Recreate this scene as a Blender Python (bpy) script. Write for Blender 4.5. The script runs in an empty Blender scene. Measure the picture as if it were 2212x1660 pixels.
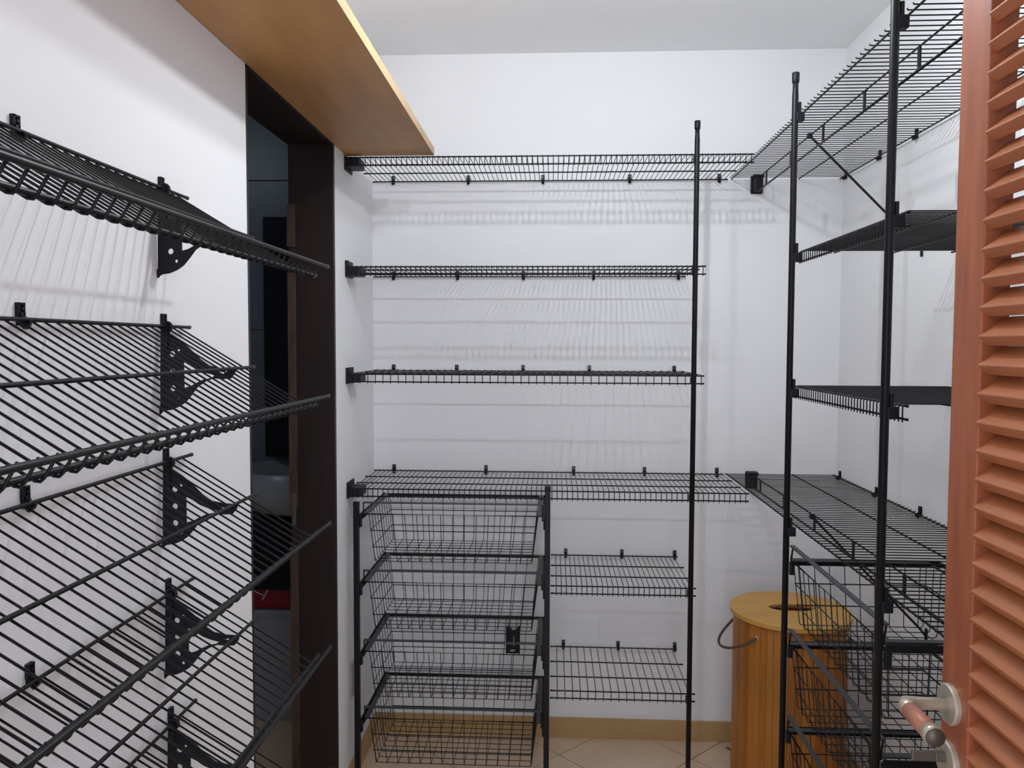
import bpy, bmesh, math, random
from mathutils import Vector, Matrix
random.seed(7)
C = bpy.context.scene.collection
PI = math.pi

# ------------------------------------------------------------------ camera
F, CX, CY, CAMH = 1720.0, 1106.0, 830.0, 1.5
def cam_axes(vpx=1195, vpy=745, roll=0.35):
    d = Vector((vpx-CX, vpy-CY, F)).normalized()
    r = math.radians(roll)
    up = Vector((math.sin(r), -math.cos(r), 0)); up -= d*up.dot(d); up.normalize()
    return d.cross(up), d, up
AX, AY, AZ = cam_axes()
cam_d = bpy.data.cameras.new('camera'); cam_d.sensor_fit = 'HORIZONTAL'; cam_d.sensor_width = 36
cam_d.lens = F/2212*36; cam_d.clip_start = 0.02; cam_d.clip_end = 50
cam = bpy.data.objects.new('camera', cam_d); C.objects.link(cam)
M = Matrix(((AX[0], -AX[1], -AX[2]), (AY[0], -AY[1], -AY[2]), (AZ[0], -AZ[1], -AZ[2])))
cam.matrix_world = Matrix.Translation((0, 0, CAMH)) @ M.to_4x4()
bpy.context.scene.camera = cam
def un(x, y, X=None, Y=None, Z=None):            # pixel + known plane -> point in the room
    v = Vector(((x-CX)/F, (y-CY)/F, 1))
    r = Vector((AX.dot(v), AY.dot(v), AZ.dot(v)))
    t = X/r[0] if X is not None else Y/r[1] if Y is not None else (Z-CAMH)/r[2]
    p = r*t; return Vector((p[0], p[1], p[2]+CAMH))

# ------------------------------------------------------------------ world and view
w = bpy.data.worlds.new('world'); bpy.context.scene.world = w; w.use_nodes = True
w.node_tree.nodes['Background'].inputs[0].default_value = (0.80, 0.86, 1.0, 1)
w.node_tree.nodes['Background'].inputs[1].default_value = 1.25
vs = bpy.context.scene.view_settings
vs.view_transform = 'Standard'; vs.look = 'None'; vs.gamma = 1; vs.use_curve_mapping = False
vs.exposure = 1.0
LAMP = (0.09, 1.65, 2.375); LAMP_DX = 0.11; LAMP_E = 1130.0

# ------------------------------------------------------------------ materials
def mat(name, col, rough=0.5, metal=0.0, noise=0.0, nscale=8.0, bump=0.0, bscale=60.0, col2=None, stretch=None, spec=0.5, emit=0):
    m = bpy.data.materials.new(name); m.use_nodes = True
    nt = m.node_tree; b = nt.nodes['Principled BSDF']
    b.inputs['Roughness'].default_value = rough; b.inputs['Metallic'].default_value = metal
    b.inputs['Specular IOR Level'].default_value = spec
    b.inputs['Base Color'].default_value = (*col, 1)
    if emit:
        b.inputs['Emission Color'].default_value = (*col, 1); b.inputs['Emission Strength'].default_value = emit
    if noise or bump:
        tc = nt.nodes.new('ShaderNodeTexCoord'); mp = nt.nodes.new('ShaderNodeMapping')
        nt.links.new(tc.outputs['Object'], mp.inputs[0])
        if stretch: mp.inputs['Scale'].default_value = stretch
    if noise:
        n = nt.nodes.new('ShaderNodeTexNoise'); n.inputs['Scale'].default_value = nscale; n.inputs['Detail'].default_value = 6
        nt.links.new(mp.outputs[0], n.inputs[0])
        r = nt.nodes.new('ShaderNodeValToRGB')
        c2 = col2 or tuple(c*(1-noise) for c in col)
        r.color_ramp.elements[0].position = 0.3; r.color_ramp.elements[0].color = (*c2, 1)
        r.color_ramp.elements[1].position = 0.7; r.color_ramp.elements[1].color = (*col, 1)
        nt.links.new(n.outputs[0], r.inputs[0]); nt.links.new(r.outputs[0], b.inputs['Base Color'])
    if bump:
        n2 = nt.nodes.new('ShaderNodeTexNoise'); n2.inputs['Scale'].default_value = bscale; n2.inputs['Detail'].default_value = 4
        nt.links.new(mp.outputs[0], n2.inputs[0])
        bp = nt.nodes.new('ShaderNodeBump'); bp.inputs['Strength'].default_value = bump; bp.inputs['Distance'].default_value = 0.004
        nt.links.new(n2.outputs[0], bp.inputs['Height']); nt.links.new(bp.outputs[0], b.inputs['Normal'])
    return m
WHITE = mat('white_paint', (0.875, 0.87, 0.88), 0.75, noise=0.03, nscale=2.5, bump=0.12, bscale=22)
CEIL = mat('ceiling_paint', (0.93, 0.93, 0.935), 0.8, bump=0.06, bscale=15)
BLACK = mat('black_coated_wire', (0.006, 0.006, 0.008), 0.42, noise=0.3, nscale=40, spec=0.3)
PLAST = mat('black_plastic', (0.007, 0.007, 0.011), 0.5, spec=0.3)
GREYBAR = mat('grey_coated_bar', (0.045, 0.047, 0.05), 0.42, noise=0.2, nscale=30)
PLY = mat('plywood', (0.58, 0.31, 0.115), 0.5, noise=0.3, nscale=3.0, stretch=(6, 1, 6), col2=(0.46, 0.235, 0.085), bump=0.05)
PLYEDGE = mat('plywood_edge', (0.60, 0.40, 0.21), 0.45, noise=0.2, nscale=6)
DOORW = mat('stained_door_wood', (0.41, 0.115, 0.042), 0.42, noise=0.4, nscale=5.0, stretch=(10, 10, 1), col2=(0.27, 0.07, 0.028), bump=0.08)
SLATW = mat('stained_slat_wood', (0.45, 0.15, 0.055), 0.34, noise=0.4, nscale=5.0, stretch=(8, 1, 8), col2=(0.37, 0.115, 0.042), bump=0.08)
JAMBW = mat('dark_jamb_wood', (0.022, 0.0085, 0.007), 0.5, noise=0.5, nscale=4, stretch=(8, 8, 1))
JAMBL = mat('worn_jamb_wood', (0.075, 0.042, 0.026), 0.6, noise=0.6, nscale=9, stretch=(6, 6, 1))
TILE = mat('floor_tile', (0.74, 0.55, 0.38), 0.35, noise=0.12, nscale=6)
GROUT = mat('grout', (0.16, 0.11, 0.075), 0.9)
BASET = mat('tan_baseboard', (0.52, 0.33, 0.14), 0.45, noise=0.15, nscale=5)
BAMB = [mat('bamboo_%d' % i, c, 0.45, noise=0.35, nscale=4, stretch=(10, 10, 0.8)) for i, c in enumerate(((0.48, 0.17, 0.020), (0.54, 0.20, 0.028), (0.42, 0.14, 0.017)))]
BAMBLID = mat('bamboo_lid', (0.64, 0.35, 0.065), 0.42, noise=0.25, nscale=3, stretch=(1.5, 12, 1.5), col2=(0.54, 0.27, 0.045))
LINER = mat('dark_liner', (0.10, 0.055, 0.02), 0.9)
ROPE = mat('brown_rope', (0.09, 0.055, 0.035), 0.85, bump=0.5, bscale=300)
STEEL = mat('worn_cream_metal', (0.62, 0.56, 0.45), 0.32, metal=0.55, noise=0.2, nscale=30)
STEELD = mat('dark_steel', (0.12, 0.10, 0.08), 0.45, metal=0.5)
GRIPW = mat('pinkish_wood_grip', (0.50, 0.20, 0.125), 0.4, noise=0.2, nscale=10, stretch=(8, 1, 8))
SOCK = mat('aged_socket_plastic', (0.50, 0.48, 0.38), 0.5, noise=0.2, nscale=20)
SLATE = mat('slate_tile', (0.16, 0.19, 0.235), 0.35, noise=0.1, nscale=3)
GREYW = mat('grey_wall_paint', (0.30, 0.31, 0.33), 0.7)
GLOSSB = mat('black_gloss', (0.012, 0.014, 0.018), 0.12)
BASIN = mat('grey_basin', (0.34, 0.36, 0.37), 0.3)
RED = mat('dark_red_card', (0.30, 0.012, 0.03), 0.5)
LABELW = mat('white_card', (0.6, 0.58, 0.58), 0.6)
BULB = mat('lit_bulb', (0.89, 0.955, 1.0), 0.5, emit=LAMP_E)
BULB2 = mat('lit_bulb_weaker', (0.89, 0.955, 1.0), 0.5, emit=LAMP_E*0.5)
DIFF = mat('added_dim_diffuser', (0.75, 0.87, 1.0), 0.5, emit=10)  # glow of the added lamp in the room beyond the doorway
BULBBASE = mat('lamp_holder_white', (0.8, 0.8, 0.8), 0.4)

# ------------------------------------------------------------------ mesh helpers
def mesh_from(bm, name, m, smooth=False):
    bmesh.ops.recalc_face_normals(bm, faces=bm.faces)
    me = bpy.data.meshes.new(name); bm.to_mesh(me); bm.free()
    me.materials.append(m)
    if smooth:
        for p in me.polygons: p.use_smooth = True
    return me
def obj(name, me, parent=None, loc=(0, 0, 0), rot=(0, 0, 0)):
    o = bpy.data.objects.new(name, me); C.objects.link(o)
    o.location = loc; o.rotation_euler = rot
    if parent: o.parent = parent
    return o
def tag(o, label, cat, group=None, kind=None):
    o['label'] = label; o['category'] = cat
    if group: o['group'] = group
    if kind: o['kind'] = kind
    return o
def empty(name, loc=(0, 0, 0), rz=0):
    o = bpy.data.objects.new(name, None); C.objects.link(o); o.location = loc; o.rotation_euler = (0, 0, rz)
    o.empty_display_size = 0.05
    return o
def add_box(bm, c, s, bev=0.0, rot=None):
    mtx = Matrix.Translation(c)
    if rot is not None: mtx = mtx @ rot
    mtx = mtx @ Matrix.Diagonal((s[0], s[1], s[2], 1))
    r = bmesh.ops.create_cube(bm, size=1, matrix=mtx)
    if bev:
        es = list({e for v in r['verts'] for e in v.link_edges})
        bmesh.ops.bevel(bm, geom=es, offset=bev, segments=2, profile=0.6, affect='EDGES')
def box(name, m, c, s, bev=0.0, parent=None, rot=None):
    bm = bmesh.new(); add_box(bm, (0, 0, 0), s, bev)
    return obj(name, mesh_from(bm, name, m), parent, c, rot or (0, 0, 0))
def box2(name, m, a, b, bev=0.0, parent=None):
    c = [(p+q)/2 for p, q in zip(a, b)]; s = [abs(p-q) for p, q in zip(a, b)]
    return box(name, m, c, s, bev, parent)
def add_tube(bm, pts, r, n=8, cap=True, closed=False):
    pts = [Vector(p) for p in pts]; N = len(pts); rings = []
    rr = r if isinstance(r, (list, tuple)) else [r]*N
    ref = None
    for i, p in enumerate(pts):
        a = pts[i-1] if (i > 0 or closed) else None; b = pts[(i+1) % N] if (i < N-1 or closed) else None
        if a is None: t = (b-p).normalized(); k = 1
        elif b is None: t = (p-a).normalized(); k = 1
        else:
            d1 = (p-a).normalized(); d2 = (b-p).normalized(); t = (d1+d2)
            t = t.normalized() if t.length > 1e-6 else d1
            k = 1/max(0.5, t.dot(d1))
        if ref is None:
            ref = Vector((0, 0, 1)) if abs(t.z) < 0.9 else Vector((1, 0, 0))
        s = t.cross(ref).normalized(); u = s.cross(t).normalized(); ref = u
        rings.append([bm.verts.new(p + (s*math.cos(2*PI*j/n) + u*math.sin(2*PI*j/n))*rr[i]*(k if k < 1.5 else 1.5)) for j in range(n)])
    for i in range(N if closed else N-1):
        A, B = rings[i], rings[(i+1) % N]
        for j in range(n): bm.faces.new((A[j], A[(j+1) % n], B[(j+1) % n], B[j]))
    if cap and not closed:
        bm.faces.new(rings[0][::-1]); bm.faces.new(rings[-1])
def tube_mesh(name, m, pts, r, n=8, closed=False):
    bm = bmesh.new(); add_tube(bm, pts, r, n, closed=closed); return mesh_from(bm, name, m, True)
def tube(name, m, pts, r, n=8, parent=None, closed=False, loc=(0, 0, 0)):
    return obj(name, tube_mesh(name, m, pts, r, n, closed), parent, loc)
def lathe_mesh(name, m, prof, n=32, smooth=True):
    bm = bmesh.new(); rings = []
    for r, z in prof:
        rings.append([bm.verts.new((r*math.cos(2*PI*j/n), r*math.sin(2*PI*j/n), z)) for j in range(n)] if r > 1e-6 else [bm.verts.new((0, 0, z))])
    for A, B in zip(rings[:-1], rings[1:]):
        for j in range(n):
            q = []
            for v in (A[j % len(A)], A[(j+1) % len(A)], B[(j+1) % len(B)], B[j % len(B)]):
                if v not in q: q.append(v)
            if len(q) > 2: bm.faces.new(q)
    return mesh_from(bm, name, m, smooth)
def plate_mesh(name, m, outer, holes=(), th=0.003, axes=((1, 0, 0), (0, 0, 1)), bev=0.0):
    """flat polygon with holes, given in two axes, thickened both ways along their normal"""
    bm = bmesh.new(); a = Vector(axes[0]); b = Vector(axes[1]); nrm = a.cross(b)
    es = []
    for loop in [outer]+list(holes):
        vsx = [bm.verts.new(a*p[0]+b*p[1]-nrm*th/2) for p in loop]
        for i in range(len(vsx)): es.append(bm.edges.new((vsx[i], vsx[(i+1) % len(vsx)])))
    bmesh.ops.triangle_fill(bm, use_beauty=True, use_dissolve=False, edges=es, normal=nrm)
    r = bmesh.ops.extrude_face_region(bm, geom=list(bm.faces))
    bmesh.ops.translate(bm, vec=nrm*th, verts=[v for v in r['geom'] if isinstance(v, bmesh.types.BMVert)])
    return mesh_from(bm, name, m)
def circ(cx, cy, r, n=14, ry=None): return [(cx+r*math.cos(2*PI*i/n), cy+(ry or r)*math.sin(2*PI*i/n)) for i in range(n)]

# ------------------------------------------------------------------ room dimensions
XL, XR, YB, YF, ZC = -0.68, 1.05, 2.987, 0.25, 2.572
WT = 0.14                                   # wall thickness
DN, DF, DH = 1.767, 2.445, 2.112            # side doorway: near edge, far edge, head

def struct(o, label, cat): return tag(o, label, cat, kind='structure')
# floor: grout bed with each diagonal tile a piece of its own
fl = box2('floor', GROUT, (XL-WT, -0.6, -0.06), (XR+0.1, YB+0.1, -0.003))
struct(fl, 'beige ceramic floor laid with diagonal tiles and thin dark joints', 'floor')
fl_off = Vector(fl.location)
def clip_poly(poly, x0, x1, y0, y1):
    for ax, lim, keep in ((0, x0, 1), (0, x1, -1), (1, y0, 1), (1, y1, -1)):
        out = []
        for i in range(len(poly)):
            p, q = poly[i-1], poly[i]
            dp, dq = (p[ax]-lim)*keep, (q[ax]-lim)*keep
            if (dp >= 0) != (dq >= 0):
                t = dp/(dp-dq); out.append((p[0]+(q[0]-p[0])*t, p[1]+(q[1]-p[1])*t))
            if dq >= 0: out.append(q)
        poly = out
        if len(poly) < 3: return []
    return poly
DG = 0.481; h = DG/2-0.0028
for i in range(-8, 9):
    for j in range(-14, 6):
        cx = 0.512 + (i+0.5*(j % 2))*DG + (0.5*DG if True else 0); cy = 2.848 + j*DG/2
        pl = clip_poly([(cx-h, cy), (cx, cy-h), (cx+h, cy), (cx, cy+h)], XL, XR, -0.55, YB)
        if len(pl) < 3: continue
        ar = abs(sum(pl[k-1][0]*pl[k][1]-pl[k][0]*pl[k-1][1] for k in range(len(pl))))/2
        if ar < 0.0004: continue
        me = plate_mesh('floor_tile', TILE, [(p[0]-cx, p[1]-cy) for p in pl], th=0.006, axes=((1, 0, 0), (0, 1, 0)))
        obj('floor_tile', me, fl, Vector((cx, cy, -0.003))-fl_off)
# walls
struct(box2('wall_back', WHITE, (XL-WT, YB, 0), (XR+0.1, YB+0.1, ZC)), 'white plastered back wall behind the wire shelves', 'wall')
struct(box2('wall_right', WHITE, (XR, -0.6, 0), (XR+0.1, YB, ZC)), 'white plastered side wall behind the basket unit and hanging rail shelves', 'wall')
bm = bmesh.new()
for a, b in (((XL-WT, YF-0.12, 0), (XL, DN-0.018, ZC)), ((XL-WT, DF+0.018, 0), (XL, YB, ZC)), ((XL-WT, DN-0.018, DH+0.018), (XL, DF+0.018, ZC))):
    add_box(bm, [(p+q)/2 for p, q in zip(a, b)], [abs(p-q) for p, q in zip(a, b)])
struct(obj('wall_left', mesh_from(bm, 'wall_left', WHITE)), 'white plastered side wall with slanted shoe racks and a narrow doorway', 'wall')
bm = bmesh.new()
for a, b in (((XL, YF-0.12, 0), (-0.33, YF, ZC)), ((0.60, YF-0.12, 0), (XR, YF, ZC)), ((-0.33, YF-0.12, 2.11), (0.60, YF, ZC))):
    add_box(bm, [(p+q)/2 for p, q in zip(a, b)], [abs(p-q) for p, q in zip(a, b)])
struct(obj('wall_front', mesh_from(bm, 'wall_front', WHITE)), 'white entrance wall of the closet around the louvred door opening', 'wall')
struct(box2('ceiling', CEIL, (XL-WT, -0.6, ZC), (XR+0.1, YB+0.1, ZC+0.08)), 'plain white closet ceiling', 'ceiling')
BH = 0.077
struct(box2('baseboard_back', BASET, (XL, YB-0.009, 0), (XR, YB, BH), 0.0015), 'tan ceramic baseboard along the back wall', 'baseboard')
struct(box2('baseboard_left', BASET, (XL, DF+0.02, 0), (XL+0.009, YB-0.01, BH), 0.0015), 'tan ceramic baseboard beside the dark doorway', 'baseboard')
struct(box2('baseboard_right', BASET, (XR-0.009, YF, 0), (XR, YB-0.01, BH), 0.0015), 'tan ceramic baseboard on the wall opposite the doorway', 'baseboard')
# side doorway lining
tr = empty('trim_1', (XL-WT/2, DF, 0)); struct(tr, 'dark brown worn wooden lining of the side doorway', 'door frame')
def tbox(nm, m, a, b, bev=0.001):
    o = box2(nm, m, a, b, bev, tr); o.location -= tr.location; return o
tbox('far_jamb', JAMBW, (XL-WT, DF, 0), (XL+0.001, DF+0.017, DH+0.017))
tbox('near_jamb', JAMBW, (XL-WT, DN-0.017, 0), (XL-0.002, DN, DH+0.017))
tbox('head_jamb', JAMBW, (XL-WT, DN, DH), (XL-0.001, DF, DH+0.017))
for z0, z1 in ((0.0, 0.86), (0.98, 1.72), (1.80, 1.93)):
    tbox('door_stop', JAMBL, (XL-WT-0.004, DF-0.006, z0), (XL-WT+0.021, DF+0.001, z1))
tbox('strike_plate', STEELD, (XL-WT+0.004, DF-0.008, 0.93), (XL-WT+0.016, DF-0.001, 1.03))

# ------------------------------------------------------------------ dim room beyond the doorway
YR = 3.40
struct(box2('floor', TILE, (-2.4, 1.0, -0.06), (XL-WT, YR, 0)), 'dim tiled floor of the room beyond the doorway', 'floor')
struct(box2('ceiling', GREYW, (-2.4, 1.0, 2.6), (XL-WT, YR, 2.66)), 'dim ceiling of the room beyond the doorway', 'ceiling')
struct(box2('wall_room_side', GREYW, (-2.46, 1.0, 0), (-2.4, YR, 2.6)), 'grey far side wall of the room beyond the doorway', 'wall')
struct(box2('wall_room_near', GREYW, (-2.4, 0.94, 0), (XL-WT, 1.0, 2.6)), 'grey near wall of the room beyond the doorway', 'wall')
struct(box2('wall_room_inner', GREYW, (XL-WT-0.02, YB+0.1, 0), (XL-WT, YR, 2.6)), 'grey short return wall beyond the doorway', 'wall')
rw = box2('wall_room_far', GROUT, (-2.4, YR+0.008, 0), (XL-WT, YR+0.08, 2.6))
struct(rw, 'slate grey tiled wall seen through the dark doorway', 'wall')
zs = [0, 0.27, 0.915, 1.56, 2.20, 2.6]
for k in range(5):
    for (x0, x1) in ((-2.4, -1.6), (-1.6, -0.82)):
        o = box2('wall_tile', SLATE, (x0+0.002, YR, zs[k]+0.002), (x1-0.002, YR+0.008, zs[k+1]-0.002), 0.001, rw); o.location -= rw.location
mi = empty('mirror_cabinet', (-0.962, YR, 1.02)); tag(mi, 'black glossy mirror cabinet on the slate wall beyond the doorway', 'cabinet')
box('cabinet_body', GLOSSB, (0, -0.05, 0.505), (0.51, 0.10, 1.01), 0.004, mi)
box('mirror_pane', GLOSSB, (0, -0.103, 0.505), (0.48, 0.006, 0.97), 0.002, mi)
bs = empty('wash_basin', (-1.02, YR, 0.82)); tag(bs, 'grey wash basin with curved underside below the black mirror cabinet', 'basin')
pf = [(0.001, 0.0), (0.12, 0.004), (0.20, 0.03), (0.235, 0.09), (0.24, 0.185), (0.225, 0.185), (0.20, 0.10), (0.10, 0.05), (0.0, 0.045)]
b_ = obj('bowl', lathe_mesh('bowl', BASIN, pf, 36), bs, (0, -0.245, 0))
obj('drain', lathe_mesh('drain', STEELD, [(0.0, 0), (0.02, 0), (0.02, 0.004), (0, 0.004)], 16), bs, (0, -0.245, 0.046))
vn = empty('vanity_unit', (-1.02, YR, 0.0)); tag(vn, 'black vanity unit standing below the grey wash basin', 'cabinet')
box('vanity_body', GLOSSB, (0, -0.20, 0.68), (0.46, 0.40, 0.278), 0.003, vn)
for sx in (-1, 1): box('vanity_leg', STEELD, (sx*0.2, -0.03, 0.27), (0.03, 0.05, 0.54), 0.002, vn)
lw = empty('low_stand', (-1.1, YR-0.22, 0)); tag(lw, 'low grey stand under the red carton beyond the doorway', 'stand')
box('stand_body', GREYW, (0, 0, 0.215), (0.60, 0.26, 0.43), 0.003, lw); box('stand_top', GREYW, (0, 0, 0.4395), (0.62, 0.28, 0.019), 0.003, lw)
rb = empty('red_carton', (-1.13, YR-0.25, 0.4495)); tag(rb, 'dark red carton with pale printed lines on the grey stand', 'box')
box('carton_body', RED, (0, 0, 0.045), (0.30, 0.18, 0.088), 0.002, rb)
bm = bmesh.new(); add_box(bm, (-0.05, -0.0905, 0.078), (0.09, 0.001, 0.006)); add_box(bm, (-0.005, -0.0905, 0.055), (0.006, 0.001, 0.05), rot=Matrix.Rotation(0.5, 4, 'Y')); add_box(bm, (-0.03, -0.0905, 0.06), (0.06, 0.001, 0.005), rot=Matrix.Rotation(0.4, 4, 'Y'))
obj('printed_lines', mesh_from(bm, 'printed_lines', LABELW), rb)

# ------------------------------------------------------------------ lamp
lp = empty('ceiling_lamp', (LAMP[0], LAMP[1], ZC)); tag(lp, 'white ceiling lamp bar with two bare bulbs', 'lamp')
bz = LAMP[2]-ZC
box('lamp_bar', BULBBASE, (0, 0, -0.011), (0.40, 0.07, 0.022), 0.004, lp)
HOLD = lathe_mesh('lamp_holder', BULBBASE, [(0, -0.02), (0.018, -0.02), (0.018, -0.035), (0.006, -0.04), (0.006, bz+0.055), (0.013, bz+0.052), (0.012, bz+0.024), (0, bz+0.024)], 20)
for sx, bmat in ((-1, BULB2), (1, BULB)):
    hh = obj('lamp_holder', HOLD, lp, (sx*LAMP_DX, 0, 0))
    obj('bulb', lathe_mesh('bulb', bmat, [(0, bz-0.020), (0.005, bz-0.018), (0.008, bz-0.011), (0.008, bz+0.014), (0.006, bz+0.023), (0, bz+0.0235)], 16), hh)
fill_lamp = empty('ceiling_lamp', (-1.75, 2.1, 2.6)); tag(fill_lamp, 'dim round ceiling lamp added out of view to light the room beyond the doorway', 'lamp')  # unseen lamp, added so the room beyond is not black
obj('added_lamp_base', lathe_mesh('added_lamp_base', BULBBASE, [(0, 0), (0.10, 0), (0.10, -0.02), (0, -0.02)], 28), fill_lamp)
obj('added_diffuser', lathe_mesh('added_diffuser', DIFF, [(0.095, -0.02), (0.09, -0.05), (0.06, -0.075), (0, -0.085)], 28), fill_lamp)

# ------------------------------------------------------------------ wire shelves
WR, RR = 0.0013, 0.0023
CLIP = None
def clip_mesh():
    global CLIP
    if CLIP: return CLIP
    bm = bmesh.new()                       # local: y away from wall, z up, rod at (v=0.012, z=0)
    # framed screw tab above
    for c, s in (((-0.0048, 0.003, 0.009), (0.0026, 0.006, 0.020)), ((0.0048, 0.003, 0.009), (0.0026, 0.006, 0.020)), ((0, 0.003, 0.0178), (0.0122, 0.006, 0.0026)), ((0, 0.003, 0.004), (0.0122, 0.006, 0.006)), ((0, 0.0045, 0.0115), (0.004, 0.005, 0.004))):
        add_box(bm, c, s)
    prof = []                              # hook that wraps the rod
    for k in range(9):
        a = math.radians(120+k*30); prof.append((0, 0.012+0.0048*math.cos(a), -0.003+0.0048*math.sin(a)))
    add_tube(bm, prof, 0.0024, 6)
    add_box(bm, (0, 0.004, -0.004), (0.010, 0.008, 0.012)); add_box(bm, (0, 0.010, -0.0095), (0.009, 0.008, 0.007), rot=Matrix.Rotation(PI/4, 4, 'X'))
    CLIP = mesh_from(bm, 'wall_clip', PLAST); return CLIP

def wire_shelf(name, label, loc, rz, L, depth, pitch, rods, tilt=0.0, lip=0.028, clips=(), group=None, rr=RR, wr=WR, first=0.008, ends=(0.0, 0.0), over=False, front_rr=None, rodends=None):
    """local x along the wall, local y out of the wall, z up; deck wires lie on the rods"""
    t = empty(name, loc, rz); tag(t, label, 'wire shelf', group)
    ct, st = math.cos(tilt), math.sin(tilt)
    def P(x, v, z): return (x, v*ct+z*st, -v*st+z*ct)          # tilt lowers the outer edge
    n = int((L-2*first)/pitch)
    sg = 1 if over else -1
    pts = [P(0, rods[0]-0.006, 0), P(0, depth+0.004, 0), P(0, depth+0.006, 0.003)] if not lip else [P(0, rods[0]-0.003, 0), P(0, depth-0.006, 0), P(0, depth-0.0015, 0.002), P(0, depth, 0.007), P(0, depth, -lip+0.001)] if lip < 0 else [P(0, rods[0]-0.003, 0), P(0, depth-0.006, 0), P(0, depth-0.0015, -0.002), P(0, depth, -0.007), P(0, depth, -lip-0.006)]
    wm = tube_mesh('deck_wire', BLACK, pts, wr, 6)
    for i in range(n+1): obj('deck_wire', wm, t, (first+i*pitch, 0, 0))
    fr = front_rr or rr
    for k, v in enumerate(rods):
        r_ = fr if k == len(rods)-1 else rr
        nm = 'back_rod' if k == 0 else 'front_rod' if k == len(rods)-1 else 'middle_rod'
        vv = v if k < len(rods)-1 else depth-wr-r_-(0.002 if over else 0)
        e0, e1 = (rodends or {}).get(k, ends)
        o = tube(nm, BLACK, [P(-e0, vv, sg*(wr+r_-0.0004)), P(-e0+0.012, vv, sg*(wr+r_-0.0004)), P(L+e1-0.012, vv, sg*(wr+r_-0.0004)), P(L+e1, vv, sg*(wr+r_-0.0004))], [r_*1.25, r_, r_, r_*1.25], 10, t)
    e0, e1 = (rodends or {}).get(len(rods)-1, ends)
    lv = depth+wr+fr-0.0004 if lip < 0 else depth-wr-rr
    if lip: tube('lip_rod', BLACK, [P(-e0, lv, -lip), P(-e0+0.012, lv, -lip), P(L+e1-0.012, lv, -lip), P(L+e1, lv, -lip)], [fr*1.25, fr, fr, fr*1.25], 10, t)
    for x in clips: obj('wall_clip', clip_mesh(), t, (x, 0, 0))
    return t
def end_bracket(t, x, depth, side, tab=True):
    """plastic end cap gripping the front and lip rods against a side wall; side=+1: wall is towards +x local"""
    bm = bmesh.new()
    add_box(bm, (-side*0.024, -0.018, -0.016), (0.046, 0.080, 0.031), 0.003)
    if tab:
        add_box(bm, (-side*0.003, -0.016, -0.009), (0.006, 0.086, 0.054), 0.002)
        add_box(bm, (-side*0.0055, 0.014, 0.009), (0.009, 0.018, 0.017), 0.002)
    else: add_box(bm, (-side*0.003, -0.016, -0.021), (0.006, 0.086, 0.046), 0.002)
    obj('end_bracket', mesh_from(bm, 'end_bracket', PLAST), t, (x, depth-0.022, 0))

def back_shelf(label, z, xr, pitch, clip_px, py, xl=XL, depth=0.402, bracket=True, rods=(0.012, 0.155, 0.285, 0.402), first=0.010, rodends=None, group='wire shelves on the back wall'):
    L = xr-xl
    clips = [xr-un(px, py, Y=YB)[0] for px in clip_px]
    t = wire_shelf('wire_shelf', label, (xr, YB, z), PI, L, depth, pitch, rods, clips=clips, first=first, group=group, rodends=rodends, ends=(0, -0.004 if bracket else 0))
    if bracket: end_bracket(t, L, depth, 1, z < 2)
    return t
back_shelf('topmost long black wire shelf on the back wall, under the end of the wooden board', 2.108, 0.632, 0.0169, (850, 1012, 1173, 1360, 1553), 390)
back_shelf('second black wire shelf on the back wall, above eye level, bracketed to the side wall', 1.755, 0.486, 0.0165, (851, 989, 1131, 1282, 1465), 597)
back_shelf('black wire shelf at eye level on the back wall with widely spaced wires', 1.404, 0.486, 0.0252, (851, 987, 1130, 1273, 1456), 798)
back_shelf('long black wire shelf on the back wall directly above the four wire baskets', 1.024, 0.634, 0.0169, (852, 1050, 1239, 1392, 1548), 1018)
back_shelf('short black wire shelf beside the basket tower, the upper of two', 0.710, 0.470, 0.0169, (1222, 1343, 1457), 1197, xl=-0.004, bracket=False, first=0.016)
back_shelf('short black wire shelf beside the basket tower, the lower of two near the floor', 0.358, 0.472, 0.0254, (1217, 1335, 1457), 1394, xl=-0.004, bracket=False, first=0.020)

# slanted shoe shelves on the left wall ------------------------------------------------
def bz_pts(pts, ox=115, oy=195, k=8846.0): return [((x-ox)/k, -(y-oy)/k) for x, y in pts]
BR_OUT = bz_pts([(170, 165), (270, 165), (285, 330), (430, 420), (600, 560), (760, 720), (900, 815), (1080, 850), (1310, 860), (1290, 930), (1225, 1012), (1100, 1022), (960, 1010), (840, 1055), (710, 1140), (610, 1270), (520, 1375), (420, 1445), (300, 1495), (190, 1510), (150, 1530), (125, 1565), (95, 1555), (80, 1510), (95, 1440), (125, 1425), (130, 1000), (140, 600), (150, 330)])
BR_HOLES = [bz_pts([(495, 750), (600, 800), (720, 880), (850, 930), (985, 962), (930, 1000), (810, 1025), (700, 1075), (600, 1130), (497, 1158)])] + [circ((x-115)/8846, -(y-195)/8846, r/8846) for x, y, r in ((325, 640, 46), (425, 575, 26), (325, 905, 46), (325, 1165, 46), (412, 1312, 26))] + [bz_pts([(1040, 900), (1100, 915), (1165, 890), (1170, 905), (1110, 940), (1045, 915)])]
BRM = plate_mesh('support_bracket', PLAST, BR_OUT, BR_HOLES, 0.0035, ((0, 1, 0), (0, 0, 1)))
bmf = bmesh.new(); add_box(bmf, (0, 0.004, -0.02), (0.012, 0.006, 0.05), 0.001); add_tube(bmf, [(0, 0.004+0.008*math.cos(a), 0.008*math.sin(a)) for a in [math.radians(-60+k*30) for k in range(8)]], 0.003, 6)
SADDLE = mesh_from(bmf, 'bracket_saddle', PLAST)
TILT = 0.541
YE = 1.434
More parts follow.
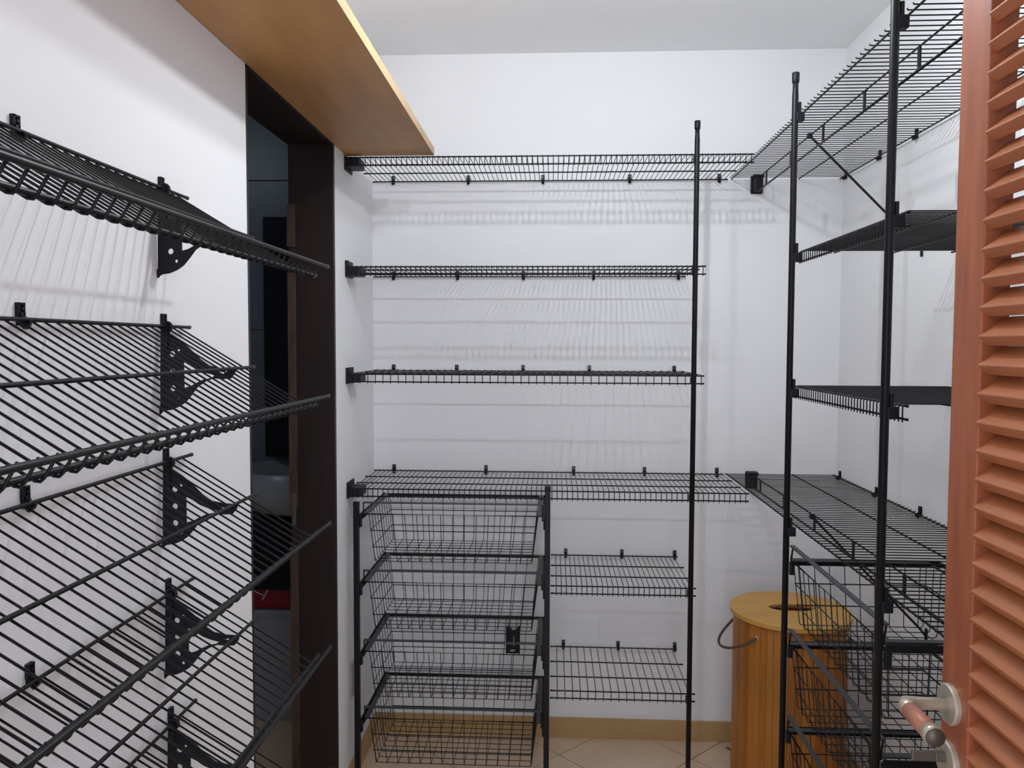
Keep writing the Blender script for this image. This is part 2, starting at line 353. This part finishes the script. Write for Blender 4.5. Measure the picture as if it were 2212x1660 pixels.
lab = ['topmost slanted black shoe shelf on the side wall, highest of five', 'second slanted black shoe shelf from the top, at eye level', 'third slanted black shoe shelf, in the middle of the five', 'fourth slanted black shoe shelf from the top of the side wall rack', 'lowest slanted black shoe shelf on the side wall']
for k, z in enumerate((1.764, 1.529, 1.294, 1.062, 0.829)):
    t = wire_shelf('shoe_shelf', lab[k], (XL, YE, z+0.003), -PI/2, 1.12, 0.293, 0.0254, (0.012, 0.152, 0.293), tilt=TILT, lip=-0.030, clips=(0.078, 0.452, 0.85), group='slanted shoe shelves', rr=0.0030, wr=0.0015, first=0.03, front_rr=0.0034, over=True)
    t['category'] = 'shoe shelf'
    for u in (0.092, 0.90):
        b = obj('support_bracket', BRM, t, (u, 0.001, 0.0)); obj('bracket_saddle', SADDLE, b, (0, 0.010, -0.004))

# right hand shelves ---------------------------------------------------------------------
def right_shelf(label, z, y0, y1, pitch, clip_y=(), hang=None, straps=(), brace_y=None, wallcup=False, lip=0.028):
    t = wire_shelf('wire_shelf', label, (XR, y0, z), PI/2, y1-y0, 0.406, pitch, (0.012, 0.160, 0.312, 0.406), clips=[c-y0 for c in clip_y], group='wire shelves opposite the doorway', first=0.012, lip=lip)
    v = 0.312
    if hang:
        tube('hanging_rod', BLACK, [(0.0, v, -hang), (y1-y0-0.03, v, -hang)], 0.0032, 10, t)
        bm = bmesh.new(); add_box(bm, (0, 0, -hang/2-0.002), (0.011, 0.0035, hang-0.004)); sm = mesh_from(bm, 'rod_strap', PLAST)
        for s in straps: obj('rod_strap', sm, t, (s-y0, v, 0))
    if brace_y:
        bu = brace_y-y0
        b = tube('diagonal_brace', BLACK, [(bu+0.012, v+0.006, -0.004), (bu+0.008, v-0.01, -0.022), (bu-0.01, 0.02, -0.315), (bu-0.01, 0.004, -0.335)], 0.0034, 8, t)
        bm = bmesh.new(); add_box(bm, (bu-0.01, 0.002, -0.335), (0.012, 0.004, 0.04), 0.001); obj('brace_foot', mesh_from(bm, 'brace_foot', PLAST), b)
        bm = bmesh.new(); add_box(bm, (bu+0.012, v+0.004, -0.006), (0.014, 0.014, 0.014), 0.003); obj('brace_hook', mesh_from(bm, 'brace_hook', PLAST), b)
    if wallcup:
        bm = bmesh.new(); u = y1-y0
        add_box(bm, (u-0.004, v, -0.024), (0.006, 0.044, 0.066), 0.004); add_box(bm, (u-0.022, v, -0.026), (0.036, 0.030, 0.052), 0.005); add_box(bm, (u-0.022, v, 0.003), (0.030, 0.038, 0.010), 0.002)
        for s in (-1, 1): add_box(bm, (u-0.0075, v+s*0.012, 0.004), (0.003, 0.006, 0.006))
        obj('wall_cup', mesh_from(bm, 'wall_cup', PLAST), t)
    return t
ST = (1.686, 1.971, 2.262, 2.562, 2.848)
right_shelf('topmost wire shelf on the wall opposite the doorway, hanging rod and brace below it', 2.110, 1.28, 2.984, 0.0246, (1.75, 2.08, 2.396, 2.654, 2.954), 0.050, ST, 2.355, True, 0)
right_shelf('short wire shelf above eye level between two round posts opposite the doorway', 1.748, 1.50, 2.150, 0.0168, (1.60, 1.85, 2.08))
right_shelf('short wire shelf just below eye level between two round posts opposite the doorway', 1.393, 1.487, 2.168, 0.0168, (1.60, 1.85, 2.08))
right_shelf('long waist-high wire shelf on the wall opposite the doorway, above the bamboo hamper', 1.024, 1.28, 2.984, 0.0246, (1.70, 2.0, 2.305, 2.613, 2.942), 0.046, ST, 2.26, True, 0)

# ------------------------------------------------------------------ wooden board over the doorway
bd = empty('wooden_board', ((XL-0.392)/2, 1.6, 2.114)); tag(bd, 'long tan plywood board shelf above the side doorway', 'board')
box('board_panel', PLY, (0, -0.17, 0.0125), (0.286, 2.36, 0.025), 0.002, bd)
box('edge_band', PLYEDGE, (0.1445, -0.17, 0.0125), (0.003, 2.36, 0.025), 0.001, bd)

# ------------------------------------------------------------------ posts
def post(label, x, y, top, r=0.0082, holders=()):
    t = empty('shelf_post', (x, y, 0)); tag(t, label, 'post', 'round black shelf posts')
    tube('tube', BLACK, [(0, 0, 0), (0, 0, top-0.06), (0, 0, top-0.045), (0, 0, top-0.012)], [r, r, r*0.88, r*0.88], 14, t)
    tube('cap', PLAST, [(0, 0, top-0.028), (0, 0, top-0.024), (0, 0, top-0.002), (0, 0, top)], [r*0.9, r*1.12, r*1.18, r*1.05], 14, t)
    tube('foot', PLAST, [(0, 0, 0), (0, 0, 0.02)], [r*1.4, r*1.2], 14, t)
    for dx, dy, z in holders:
        bm = bmesh.new(); s = 1 if dx >= 0 else -1
        add_box(bm, (dx*0.55, dy*0.55, z-0.014), (max(0.018, abs(dx)), max(0.018, abs(dy)), 0.024), 0.003)
        add_box(bm, (dx*0.5, dy*0.5, z+0.006), (0.007, 0.012, 0.034), 0.0015)
        obj('rod_holder', mesh_from(bm, 'rod_holder', PLAST), t)
    return t
HZ = (2.106, 1.744, 1.389, 1.02)
post('round black post carrying the back wall shelves, beside the short shelves', 0.449, 2.568, 2.205, holders=[(0, 0.020, z) for z in (2.104, 1.751, 1.40, 1.02, 0.706, 0.354)])
post('round black post standing between the bamboo hamper and the baskets opposite the doorway', 0.622, 2.130, 2.205, holders=[(0.022, 0, z) for z in HZ])
post('round black post between the louvred door and the baskets opposite the doorway', 0.622, 1.524, 2.205, holders=[(0.022, 0, z) for z in HZ])

# ------------------------------------------------------------------ pull-out wire baskets
BW, BD, BHT = 0.60, 0.350, 0.162
def make_basket_meshes():
    ms = {}
    tw, bw = 0.556, 0.522; ft, fb, kt, kb = -0.004, -0.016, -BD+0.006, -BD+0.018   # local y: 0 front, -BD back
    r = 0.00115; ms['n_long'] = 15; ms['n_cross'] = 9
    def yt(s): return ft+(kt-ft)*s
    ms['width'] = []; ms['depth'] = []
    for i in range(15):            # wires running front - bottom - back
        s = i/14; xt = -tw/2+tw*s; xb = -bw/2+bw*s
        ms['depth'].append(tube_mesh('lengthwise_wire', BLACK, [(xt, ft+r, 0), (xb, fb, -BHT+0.008), (xb, fb-0.002, -BHT+0.002), (xb, fb-0.008, -BHT), (xb, kb+0.008, -BHT), (xb, kb+0.002, -BHT+0.002), (xb, kb, -BHT+0.008), (xt, kt, 0)], r, 6))
    for i in range(9):             # wires running side - bottom - side
        s = (i+0.35)/8.7; y0 = yt(s); yb = fb+(kb-fb)*s
        ms['width'].append(tube_mesh('crosswise_wire', BLACK, [(-tw/2-0.004, y0, 0), (-bw/2-0.002, yb, -BHT+0.006), (-bw/2+0.001, yb, -BHT-0.001), (-bw/2+0.007, yb, -BHT-0.0024), (bw/2-0.007, yb, -BHT-0.0024), (bw/2-0.001, yb, -BHT-0.001), (bw/2+0.002, yb, -BHT+0.006), (tw/2+0.004, y0, 0)], r, 6))
    ms['ring'] = []
    for z in (-0.056, -0.112):
        s = -z/BHT; hw = (tw+(bw-tw)*s)/2+0.002; yf = ft+(fb-ft)*s+0.002; yk = kt+(kb-kt)*s-0.002
        ms['ring'].append(tube_mesh('ring_wire', BLACK, [(-hw, yf, z), (hw, yf, z), (hw, yk, z), (-hw, yk, z)], r, 6, True))
    ms['rim'] = tube_mesh('front_rim_wire', BLACK, [(-BW/2+0.004, -0.006, 0.036), (-BW/2+0.004, -0.002, 0.0), (BW/2-0.004, -0.002, 0.0), (BW/2-0.004, -0.006, 0.036)], 0.0022, 8)
    bm = bmesh.new(); add_box(bm, (0, -0.004, 0.038), (BW-0.004, 0.013, 0.004), 0.001); ms['front'] = mesh_from(bm, 'front_bar', GREYBAR)
    bm = bmesh.new(); add_box(bm, (0, -BD/2, 0.002), (0.017, BD, 0.004), 0.001); ms['side'] = mesh_from(bm, 'side_bar', GREYBAR)
    bm = bmesh.new(); add_box(bm, (0, -BD-0.001, 0.001), (BW-0.01, 0.005, 0.005), 0.001); ms['back'] = mesh_from(bm, 'back_bar', BLACK)
    return ms
BM_ = make_basket_meshes()
def basket(label, loc, rz, group):
    t = empty('wire_basket', loc, rz); tag(t, label, 'basket', group)
    for m in BM_['depth']: obj('lengthwise_wire', m, t)
    for m in BM_['width']: obj('crosswise_wire', m, t)
    for m in BM_['ring']: obj('ring_wire', m, t)
    obj('front_rim_wire', BM_['rim'], t); obj('front_bar', BM_['front'], t); obj('back_bar', BM_['back'], t)
    for s in (-1, 1): obj('side_bar', BM_['side'], t, (s*(BW/2-0.012), 0, 0))
    return t
def frame(label, loc, rz, zs, uprights, halfw, group=None):
    """uprights and runner rails; local y: 0 front, negative towards the wall"""
    t = empty('basket_frame', loc, rz); tag(t, label, 'basket frame')
    for x, top in uprights:
        u = box('upright', BLACK, (x, 0.012, top/2), (0.018, 0.018, top), 0.002, t)
        box('end_cap', PLAST, (0, 0, top/2-0.004), (0.0195, 0.0195, 0.014), 0.003, u)
    for z in zs:
        for s in (-1, 1):
            bm = bmesh.new()
            add_box(bm, (0, -0.185, -0.005), (0.003, 0.390, 0.015), 0.0008); add_box(bm, (-s*0.006, -0.185, -0.0125), (0.012, 0.390, 0.003), 0.0008)
            rl = obj('runner_rail', mesh_from(bm, 'runner_rail', BLACK), t, (s*halfw, 0, z))
            box('rail_mount', PLAST, (-s*0.002, 0.006, -0.024), (0.010, 0.014, 0.036), 0.003, rl)
        box('back_rail', BLACK, (0, -0.378, z-0.006), (2*halfw, 0.008, 0.009), 0.001, t)
    return t
ZB = (0.938, 0.710, 0.475, 0.247)
bl = ['topmost wire basket of the stack below the back wall shelf', 'second wire basket from the top of the back wall stack', 'third wire basket of the back wall stack, holding a loose black plate', 'lowest wire basket of the back wall stack, close to the floor']
for z, l in zip(ZB, bl): basket(l, (-0.328, 2.580, z), PI, 'wire baskets below the back wall shelf')
frame('black runner frame with two square uprights around the back wall baskets', (-0.328, 2.580, 0), PI, ZB, ((0.316, 0.978), (-0.313, 1.038)), 0.306)
ZR = (0.931, 0.706, 0.472, 0.243)
br = ['topmost wire basket of the stack between bamboo hamper and louvred door', 'second wire basket down in the stack between bamboo hamper and louvred door', 'third wire basket down in the stack between bamboo hamper and louvred door', 'lowest wire basket of the stack between bamboo hamper and louvred door']
for z, l in zip(ZR, br): basket(l, (0.632, 1.826, z), PI/2, 'wire baskets opposite the doorway')
frame('black runner rails carrying the baskets between bamboo hamper and louvred door', (0.645, 1.826, 0), PI/2, ZR, (), 0.306)

# loose black plate hung inside the third basket
po = [(-0.027, -0.052), (0.025, -0.052), (0.026, 0.05), (0.018, 0.05), (0.010, 0.036), (-0.002, 0.034), (-0.012, 0.046), (-0.020, 0.051), (-0.026, 0.044)]
ph = [[(-0.016, -0.046), (0.008, -0.046), (0.006, -0.034), (-0.004, -0.036)], [(0.001, -0.026), (0.004, -0.026), (0.003, 0.012), (0.000, 0.012)]]
pt = empty('loose_bracket', (-0.142, 2.908, 0.404)); tag(pt, 'small notched black plastic bracket plate hanging inside a wire basket', 'bracket')
obj('plate', plate_mesh('plate', PLAST, po, ph, 0.006), pt)
for x in (-0.024, 0.023): box('side_rib', PLAST, (x, -0.008, -0.01), (0.004, 0.014, 0.08), 0.001, pt)

# ------------------------------------------------------------------ bamboo hamper
HX, HY, HH, HR = 0.778, 2.605, 0.640, 0.176
hp = empty('laundry_hamper', (HX, HY, 0)); tag(hp, 'round bamboo laundry hamper with flat lid and rope handles', 'hamper')
NS = 52
sm = []
for m in BAMB:
    bm = bmesh.new(); add_box(bm, (0, 0, (HH-0.02)/2+0.004), (2*PI*HR/NS-0.0007, 0.006, HH-0.026), 0.0008); sm.append(mesh_from(bm, 'bamboo_slat', m))
for i in range(NS):
    a = 2*PI*i/NS
    obj('bamboo_slat', random.choice(sm), hp, (HR*math.cos(a), HR*math.sin(a), random.uniform(-0.0005, 0.0005)+0.0015), (0, 0, a+PI/2))
obj('inner_liner', lathe_mesh('inner_liner', LINER, [(0, 0.012), (HR-0.006, 0.012), (HR-0.005, HH-0.03), (HR-0.008, HH-0.03), (HR-0.009, 0.015), (0, 0.015)], 48), hp)
lid = obj('lid', plate_mesh('lid', BAMBLID, circ(0, 0, 0.190, 64), [circ(0.01, 0.015, 0.075, 24, 0.036)], 0.013, ((1, 0, 0), (0, 1, 0))), hp, (0, 0, HH-0.0065))
obj('handle_recess', lathe_mesh('handle_recess', BAMB[2], [(0, 0), (0.085, 0), (0.085, 0.010), (0.080, 0.010), (0.078, 0.003), (0, 0.003)], 32), lid, (0.01, 0.015, -0.0175))
tube('pull_strap', ROPE, [(-0.055, 0.015, 0.004), (-0.02, 0.020, 0.0085), (0.02, 0.018, 0.0085), (0.07, 0.012, 0.004)], 0.0028, 6, lid)
for side, nm in ((1, 0), (-1, 1)):
    th = PI+0.02 if side == 1 else 0.05
    pts = []
    a0, a1 = th+0.68, th-0.68
    for k in range(25):
        s = k/24; a = a0+(a1-a0)*s; b = math.sin(PI*s)
        rad = HR+0.005+0.046*b; z = HH-0.058-0.050*math.sin(PI*min(1, (1-s)*1.0))**0.8-0.012*b
        pts.append((rad*math.cos(a), rad*math.sin(a), z))
    rp = tube('rope_handle', ROPE, pts, 0.0042, 8, hp)
    for a in (a0, a1):
        obj('eyelet', lathe_mesh('eyelet', STEEL, [(0.0045, -0.001), (0.008, -0.001), (0.008, 0.003), (0.0045, 0.003), (0.0045, -0.001)], 16), hp, ((HR+0.003)*math.cos(a), (HR+0.003)*math.sin(a), HH-0.058), (0, PI/2, a))
cd = empty('cord_loop', (0.665, 2.90, 0)); tag(cd, 'thin dark cord loop lying on the floor beside the bamboo hamper', 'cord')
tube('cord', ROPE, [(-0.013, 0.036, 0.0022), (0.0, 0.024, 0.0022), (0.022, 0.016, 0.0022), (0.05, 0.014, 0.0022), (0.062, 0.0, 0.0022), (0.045, -0.014, 0.0022), (0.015, -0.010, 0.0022), (0.0, 0.010, 0.0022), (-0.006, 0.028, 0.006)], 0.0018, 6, cd)

# ------------------------------------------------------------------ wall socket by the doorway
so = empty('wall_socket', (XL, 2.648, 0.356)); tag(so, 'aged beige wall socket plate between doorway and basket stack', 'socket')
box('face_plate', SOCK, (0.003, 0, 0), (0.006, 0.078, 0.118), 0.002, so)
box('socket_insert', LABELW, (0.0065, 0.012, 0.002), (0.005, 0.018, 0.082), 0.001, so)
for s in (-1, 1): box('plate_screw', STEELD, (0.0065, 0.006, s*0.052), (0.002, 0.006, 0.006), 0.0008, so)

# ------------------------------------------------------------------ louvred door
DX, DY1, DY0, DT = 0.552, 1.134, 0.285, 0.036         # face plane, free edge, hinge edge, thickness
dr = empty('door_1', (DX+DT/2, DY0, 0)); struct(dr, 'reddish brown louvred wooden door standing open with lever handle', 'door')
SW = 0.072
def dbox(nm, m, a, b, bev=0.002):
    o = box2(nm, m, a, b, bev, dr); o.location -= dr.location; return o
DTOP = 2.09
dbox('stile', DOORW, (DX, DY1-SW, 0.012), (DX+DT, DY1, DTOP)); dbox('stile', DOORW, (DX, DY0, 0.012), (DX+DT, DY0+SW, DTOP))
dbox('bottom_rail', DOORW, (DX, DY0+SW, 0.012), (DX+DT, DY1-SW, 0.16)); dbox('top_rail', DOORW, (DX, DY0+SW, DTOP-0.09), (DX+DT, DY1-SW, DTOP))
bm = bmesh.new()
SL = DY1-DY0-2*SW
prof = []
for k in range(16):                                   # slat section: long flat oval
    a = 2*PI*(k+0.5)/16; cxx = 0.0180 if math.cos(a) > 0 else -0.0180; czz = 0.0064 if math.sin(a) > 0 else -0.0064
    prof.append((cxx+0.0021*math.cos(a), czz+0.0021*math.sin(a)))
A = [bm.verts.new((p[0], -SL/2, p[1])) for p in prof]; B = [bm.verts.new((p[0], SL/2, p[1])) for p in prof]
for k in range(16): bm.faces.new((A[k], A[(k+1) % 16], B[(k+1) % 16], B[k]))
bm.faces.new(A); bm.faces.new(B[::-1])
slm = mesh_from(bm, 'louvre_slat', SLATW, False)
PITCH = 0.0372; zz = 0.18
while zz < DTOP-0.105:
    o = obj('louvre_slat', slm, dr, (0, SW+SL/2, zz), (0, -math.radians(40), 0)); zz += PITCH
hd = tube('lever_handle', STEEL, [(0, 0, 0), (-0.030, 0, 0), (-0.052, 0, 0), (-0.060, -0.003, 0), (-0.064, -0.012, 0), (-0.065, -0.026, 0)], [0.0085, 0.0085, 0.0092, 0.0105, 0.011, 0.0115], 14, dr)
LZ, LY = 1.006, 1.106
hd.location = Vector((DX-0.001, LY, LZ))-Vector(dr.location)
tube('grip', GRIPW, [(-0.065, -0.024, 0), (-0.066, -0.085, 0)], 0.0118, 16, hd)
tube('grip_end', STEEL, [(-0.066, -0.083, 0), (-0.0665, -0.098, 0)], 0.0128, 16, hd)
tube('grip_cap', STEELD, [(-0.0665, -0.0975, 0), (-0.0665, -0.0995, 0)], 0.0122, 16, hd)
ROSM = lathe_mesh('rosette', STEEL, [(0, 0), (0.028, 0), (0.028, 0.005), (0.026, 0.0075), (0, 0.0075)], 36, False)
obj('rosette', ROSM, dr, Vector((DX, LY, LZ))-Vector(dr.location), (0, -PI/2, 0))
lk = obj('lock_rosette', ROSM, dr, Vector((DX, LY, LZ-0.080))-Vector(dr.location), (0, -PI/2, 0))
bm = bmesh.new(); add_box(bm, (-0.03, 0, 0), (0.044, 0.006, 0.014), 0.002); add_box(bm, (-0.014, 0, 0), (0.016, 0.012, 0.012), 0.002)
o = obj('thumb_turn', mesh_from(bm, 'thumb_turn', STEELD), dr, Vector((DX, LY, LZ-0.074))-Vector(dr.location))
for z in (0.25, 1.05, 1.85):
    h_ = tube('hinge', STEELD, [(0, 0, -0.04), (0, 0, 0.04)], 0.006, 10, dr); h_.location = Vector((DX+DT+0.004, DY0-0.004, z))-Vector(dr.location)
